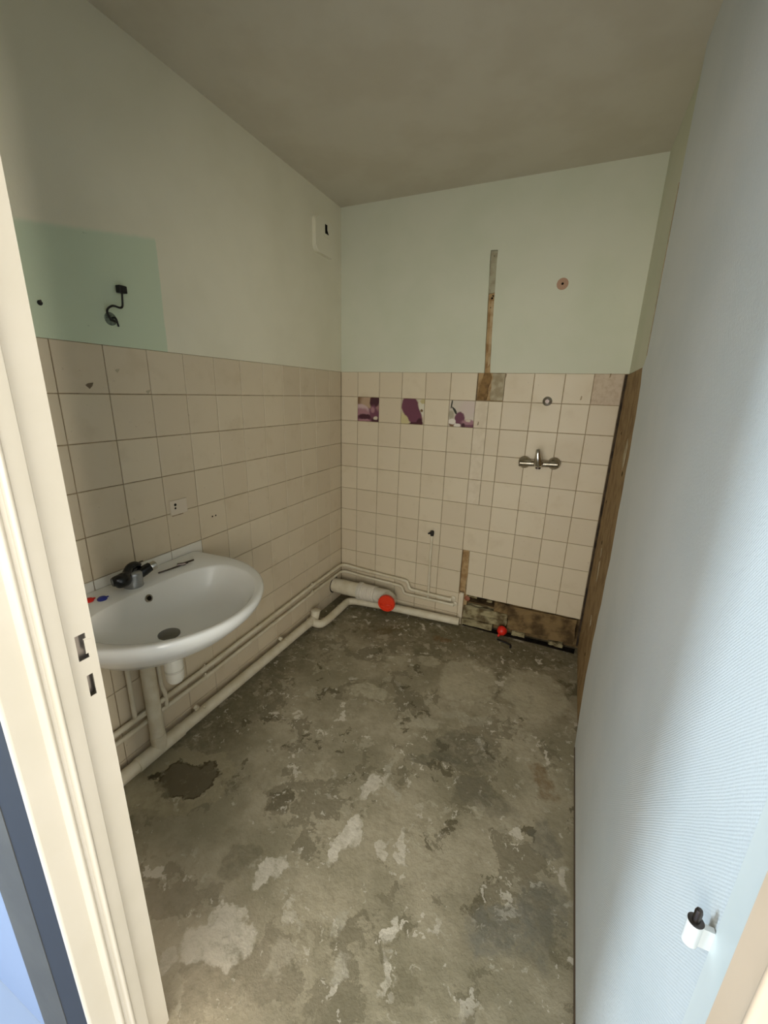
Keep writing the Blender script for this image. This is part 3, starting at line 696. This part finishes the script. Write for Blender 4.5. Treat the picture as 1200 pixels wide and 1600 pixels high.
for y, z in ((-1.271, .184), (-.411, .206)): clip(s2, (.024, y, z), (0, 1), 1)
child('feed_riser', newbm(tube, [(.674, -.020, .142), (.672, -.018, .40), (.672, -.014, .585)], .0075, 12), M['cream_pipe'], s2, True, 40)
vv = thing('stop_valve', 'small black stop valve on top of a thin pipe on the back wall', 'valve', (.672, -.015, .585))
child('body', newbm(lathe, (.672, -.014, .583), (0, 0, 1), [(0, .010), (.012, .012), (.03, .012), (.034, .007)], 12), M['black_matt'], vv, True, 40)
child('inlet', newbm(tube, [(.672, -.001, .605), (.672, -.034, .605)], .008, 10), M['black_matt'], vv, True, 40)
child('handle', newbm(tube, [(.652, -.034, .600), (.672, -.038, .609), (.684, -.036, .622)], [.004, .008, .004], 8), M['black_matt'], vv, True, 40)

soil = thing('soil_pipe', 'fat pale soil pipe with red end cap coming out of the left wall corner', 'pipe', (.2, -.09, .08))
sy, sz = -.105, .128
child('pipe', newbm(tube, [(.0005, sy, sz), (.215, sy, sz)], .050, 28), M['cream_pipe'], soil, True, 40)
child('wall_hole', newbm(lathe, (.0002, sy, sz), (1, 0, 0), [(0, .058), (.0012, .056)], 28), M['void'], soil)
child('socket', newbm(lathe, (.200, sy, sz), (1, 0, 0), [(0, .052), (.002, .062), (.020, .063), (.03, .055)], 28), M['grey_plastic'], soil, True, 40)
pr = []
for i in range(9): pr += [(.012*i, .0515), (.012*i+.004, .0565), (.012*i+.008, .0565)]
child('corrugated_sleeve', newbm(lathe, (.228, sy, sz), (1, 0, 0), pr, 28), M['sleeve'], soil, True, 60)
child('elbow', newbm(tube, [(.325, sy, sz), (.430, sy+.003, sz), (.440, -.165, sz-.004)], .051, 28, .06), M['grey_plastic'], soil, True, 40)
cb = child('end_cap', newbm(lathe, (.4395, -.160, sz-.004), (.12, -1, 0), [(0, .055), (.004, .057), (.022, .057), (.026, .054), (.026, .045), (.020, .043), (.020, 0)], 32), M['red'], soil, True, 35)
cb['label'] = 'round orange-red plastic end cap'
off = Vector((.4395, -.160, sz-.004)) + Vector((.12, -1, 0)).normalized()*.0205
u = Vector((.12, -1, 0)).normalized(); e = Vector((0, 0, 1)).cross(u)
child('grip_bar', newbm(tube, [off - e*.04 - Vector((0, 0, .012)), off + e*.04 - Vector((0, 0, .008))], .0045, 8), M['red'], cb, True)

# red plug lying where the stripped wall meets the floor, with a bit of hose
rp = thing('drain_plug', 'small bright red plastic plug lying on the floor by the stripped wall foot', 'plug', (1.165, -.05, 0))
child('dome', newbm(lathe, (1.172, -.018, .050), (-.35, -1, -.35), [(0, .028), (.004, .030), (.016, .030), (.032, .024), (.042, .012), (.044, 0)], 20), M['red2'], rp, True, 50)
child('tab', newbm(tube, [(1.158, -.055, .030), (1.150, -.066, .022)], [.010, .006], 8), M['red2'], rp, True)
hs = newbm(tube, [(1.150, -.075, .006), (1.20, -.085, .006), (1.235, -.10, .006), (1.236, -.13, .006)], .006, 8)
tag(obj('hose_end', hs, M['black_matt'], None, True), 'short dark bent hose end on the floor beside the red plug', 'hose')

# ------------------------------------------------------------------ shower mixer
sh = thing('shower_mixer_tap', 'worn chrome bar shower mixer tap on the back wall tiles', 'tap', (1.251, 0, 1.10))
for x, z in ((1.175, 1.102), (1.327, 1.108)):
    child('wall_flange', newbm(lathe, (x, -.0008, z), (0, -1, 0), [(0, .033), (.008, .0335), (.018, .031), (.028, .026), (.036, .019), (.038, .015), (.05, .015)], 24), M['dull_chrome'], sh, True, 50)
child('body', newbm(tube, [(1.158, -.050, 1.101), (1.344, -.050, 1.109)], [.016, .0175, .0165, .0175, .016], 20), M['dull_chrome'], sh, True, 50)
for x, z in ((1.158, 1.101), (1.344, 1.109)):
    child('end_cap', newbm(lathe, (x, -.050, z), (1 if x > 1.25 else -1, 0, .04), [(0, .019), (.004, .0195), (.008, .016), (.009, 0)], 20), M['dull_chrome'], sh, True, 50)
child('cartridge', newbm(lathe, (1.250, -.045, 1.105), (0, -1, .35), [(0, .024), (.028, .025), (.036, .021), (.040, .010), (.0405, 0)], 20), M['chrome'], sh, True, 50)
child('lever', newbm(tube, [(1.250, -.072, 1.112), (1.247, -.084, 1.132), (1.243, -.088, 1.165), (1.240, -.084, 1.185)], [.021, .019, .016, .0135, .009], 14, .01), M['chrome'], sh, True, 50)
child('lever_button', newbm(lathe, (1.2405, -.0965, 1.150), (0, -1, -.1), [(0, .004), (.0025, .004)], 10), M['black'], sh, True, 40)
child('outlet', newbm(lathe, (1.251, -.050, 1.092), (0, 0, -1), [(0, .014), (.014, .014), (.016, .010)], 14), M['dark_steel'], sh, True, 40)

# ------------------------------------------------------------------ small wall fittings
rs = thing('wall_plug_disc', 'round pinkish filler disc with dark centre high on the back wall', 'disc', (1.247, 0, 1.986))
child('disc', newbm(lathe, (1.247, .0008, 1.986), (0, -1, 0), [(0, .027), (.002, .026), (.003, .023)], 24), M['pink_disc'], rs, True, 40)
child('screw_hole', newbm(lathe, (1.247, -.0021, 1.986), (0, -1, 0), [(0, .006), (.0012, .005)], 10), M['void'], rs)
es = thing('pipe_rose', 'small grey metal pipe rose on the tiles above the shower mixer', 'fitting', (1.250, 0, 1.430))
child('plate', newbm(lathe, (1.250, -.0008, 1.430), (0, -1, 0), [(0, .024), (.003, .023), (.006, .014), (.007, .012)], 24), M['dull_chrome'], es, True, 40)
child('nipple', newbm(lathe, (1.250, -.007, 1.430), (0, -1, 0), [(0, .011), (.010, .010), (.010, .006), (.005, .006)], 16), M['dark_steel'], es, True, 40)

vent = thing('air_vent', 'painted square air vent with small opening high in the left wall corner', 'vent', (0, -.215, 2.25))
vy0, vy1, vz0, vz1 = -.300, -.110, 2.165, 2.335
bm = bmesh.new(); pts = []
for cy_, cz_, a in ((vy1-.03, vz1-.03, 0), (vy0+.03, vz1-.03, 90), (vy0+.03, vz0+.03, 180), (vy1-.03, vz0+.03, 270)):
    pts += [(cy_+.03*math.cos(math.radians(a+k*15)), cz_+.03*math.sin(math.radians(a+k*15))) for k in range(7)]
prism(bm, pts, 0, -.0005, .022)
bmesh.ops.bevel(bm, geom=[e for e in bm.edges if all(abs(v.co.x-.022) < 1e-5 for v in e.verts)], offset=.006, segments=3, affect='EDGES')
vm_ = simple('painted_vent', lin(224, 220, 199), .6, 0, None, 5, .05, 80)
child('plate', bm, vm_, vent, True, 30)
child('opening', newbm(box, (.0205, -.208, 2.270), (.0226, -.172, 2.314)), M['void'], vent)
child('shutter', newbm(prism, [(-.186, 2.29), (-.172, 2.272), (-.172, 2.314), (-.186, 2.314)], 0, .0222, .0245), vm_, vent)
child('grille_lip', newbm(box, (.020, -.222, 2.253), (.0255, -.160, 2.260)), vm_, vent)

wr = thing('electrical_wire', 'black stripped wire with terminal block sticking out of the mint wall patch', 'wire', (0, -1.455, 1.65))
child('cable', newbm(tube, [(-.0005, -1.458, 1.648), (.018, -1.452, 1.640), (.020, -1.475, 1.650), (.018, -1.478, 1.672), (.016, -1.455, 1.690), (.018, -1.424, 1.682), (.020, -1.420, 1.735)], .0032, 8, .02), M['black_matt'], wr, True, 40)
child('cable', newbm(tube, [(-.0005, -1.455, 1.652), (.016, -1.450, 1.655), (.018, -1.446, 1.628)], .003, 8, .01), M['black_matt'], wr, True, 40)
child('terminal_block', rnd_box((.010, -1.434, 1.729), (.030, -1.408, 1.751), .003), M['black_matt'], wr)
child('wall_hole', newbm(lathe, (-.0008, -1.456, 1.650), (1, 0, 0), [(0, .020), (.0012, .018), (.0014, .0)], 16), simple('hole_dirt', lin(120, 132, 116), .9, 0, lin(70, 74, 64), 90), wr)
nl = thing('wall_anchor', 'small dark screw anchor in the mint wall beside the door jamb', 'anchor', (0, -1.65, 1.66))
child('plug', newbm(lathe, (-.0006, -1.650, 1.660), (1, 0, 0), [(0, .007), (.003, .006), (.003, .003), (.001, 0)], 10), M['black_matt'], nl, True, 40)
child('screw', newbm(tube, [(.001, -1.650, 1.660), (.014, -1.655, 1.664)], .0025, 8), M['dark_steel'], nl, True)

sw = thing('cover_plate', 'small ivory cover plate with two holes on the tiles above the basin', 'plate', (0, -1.293, .955))
child('plate', rnd_box((-.0005, -1.331, .962), (.006, -1.254, 1.021), .002), M['switch'], sw)
child('shadow_gap', newbm(box, (.0002, -1.325, .958), (.004, -1.275, .9625)), M['grout'], sw)
for y, z, r in ((-1.309, 1.003, .0058), (-1.310, .989, .0042)):
    child('hole', newbm(lathe, (.0055, y, z), (1, 0, 0), [(0, r), (.0008, r)], 12), M['void'], sw)
for y, lab in ((-1.127, 'left'), (-1.108, 'right')):
    o = obj('screw_hole', newbm(lathe, (-.0008, y, .906), (1, 0, 0), [(0, .0042), (.0014, .0036)], 10), M['void'])
    o.parent = wall_left
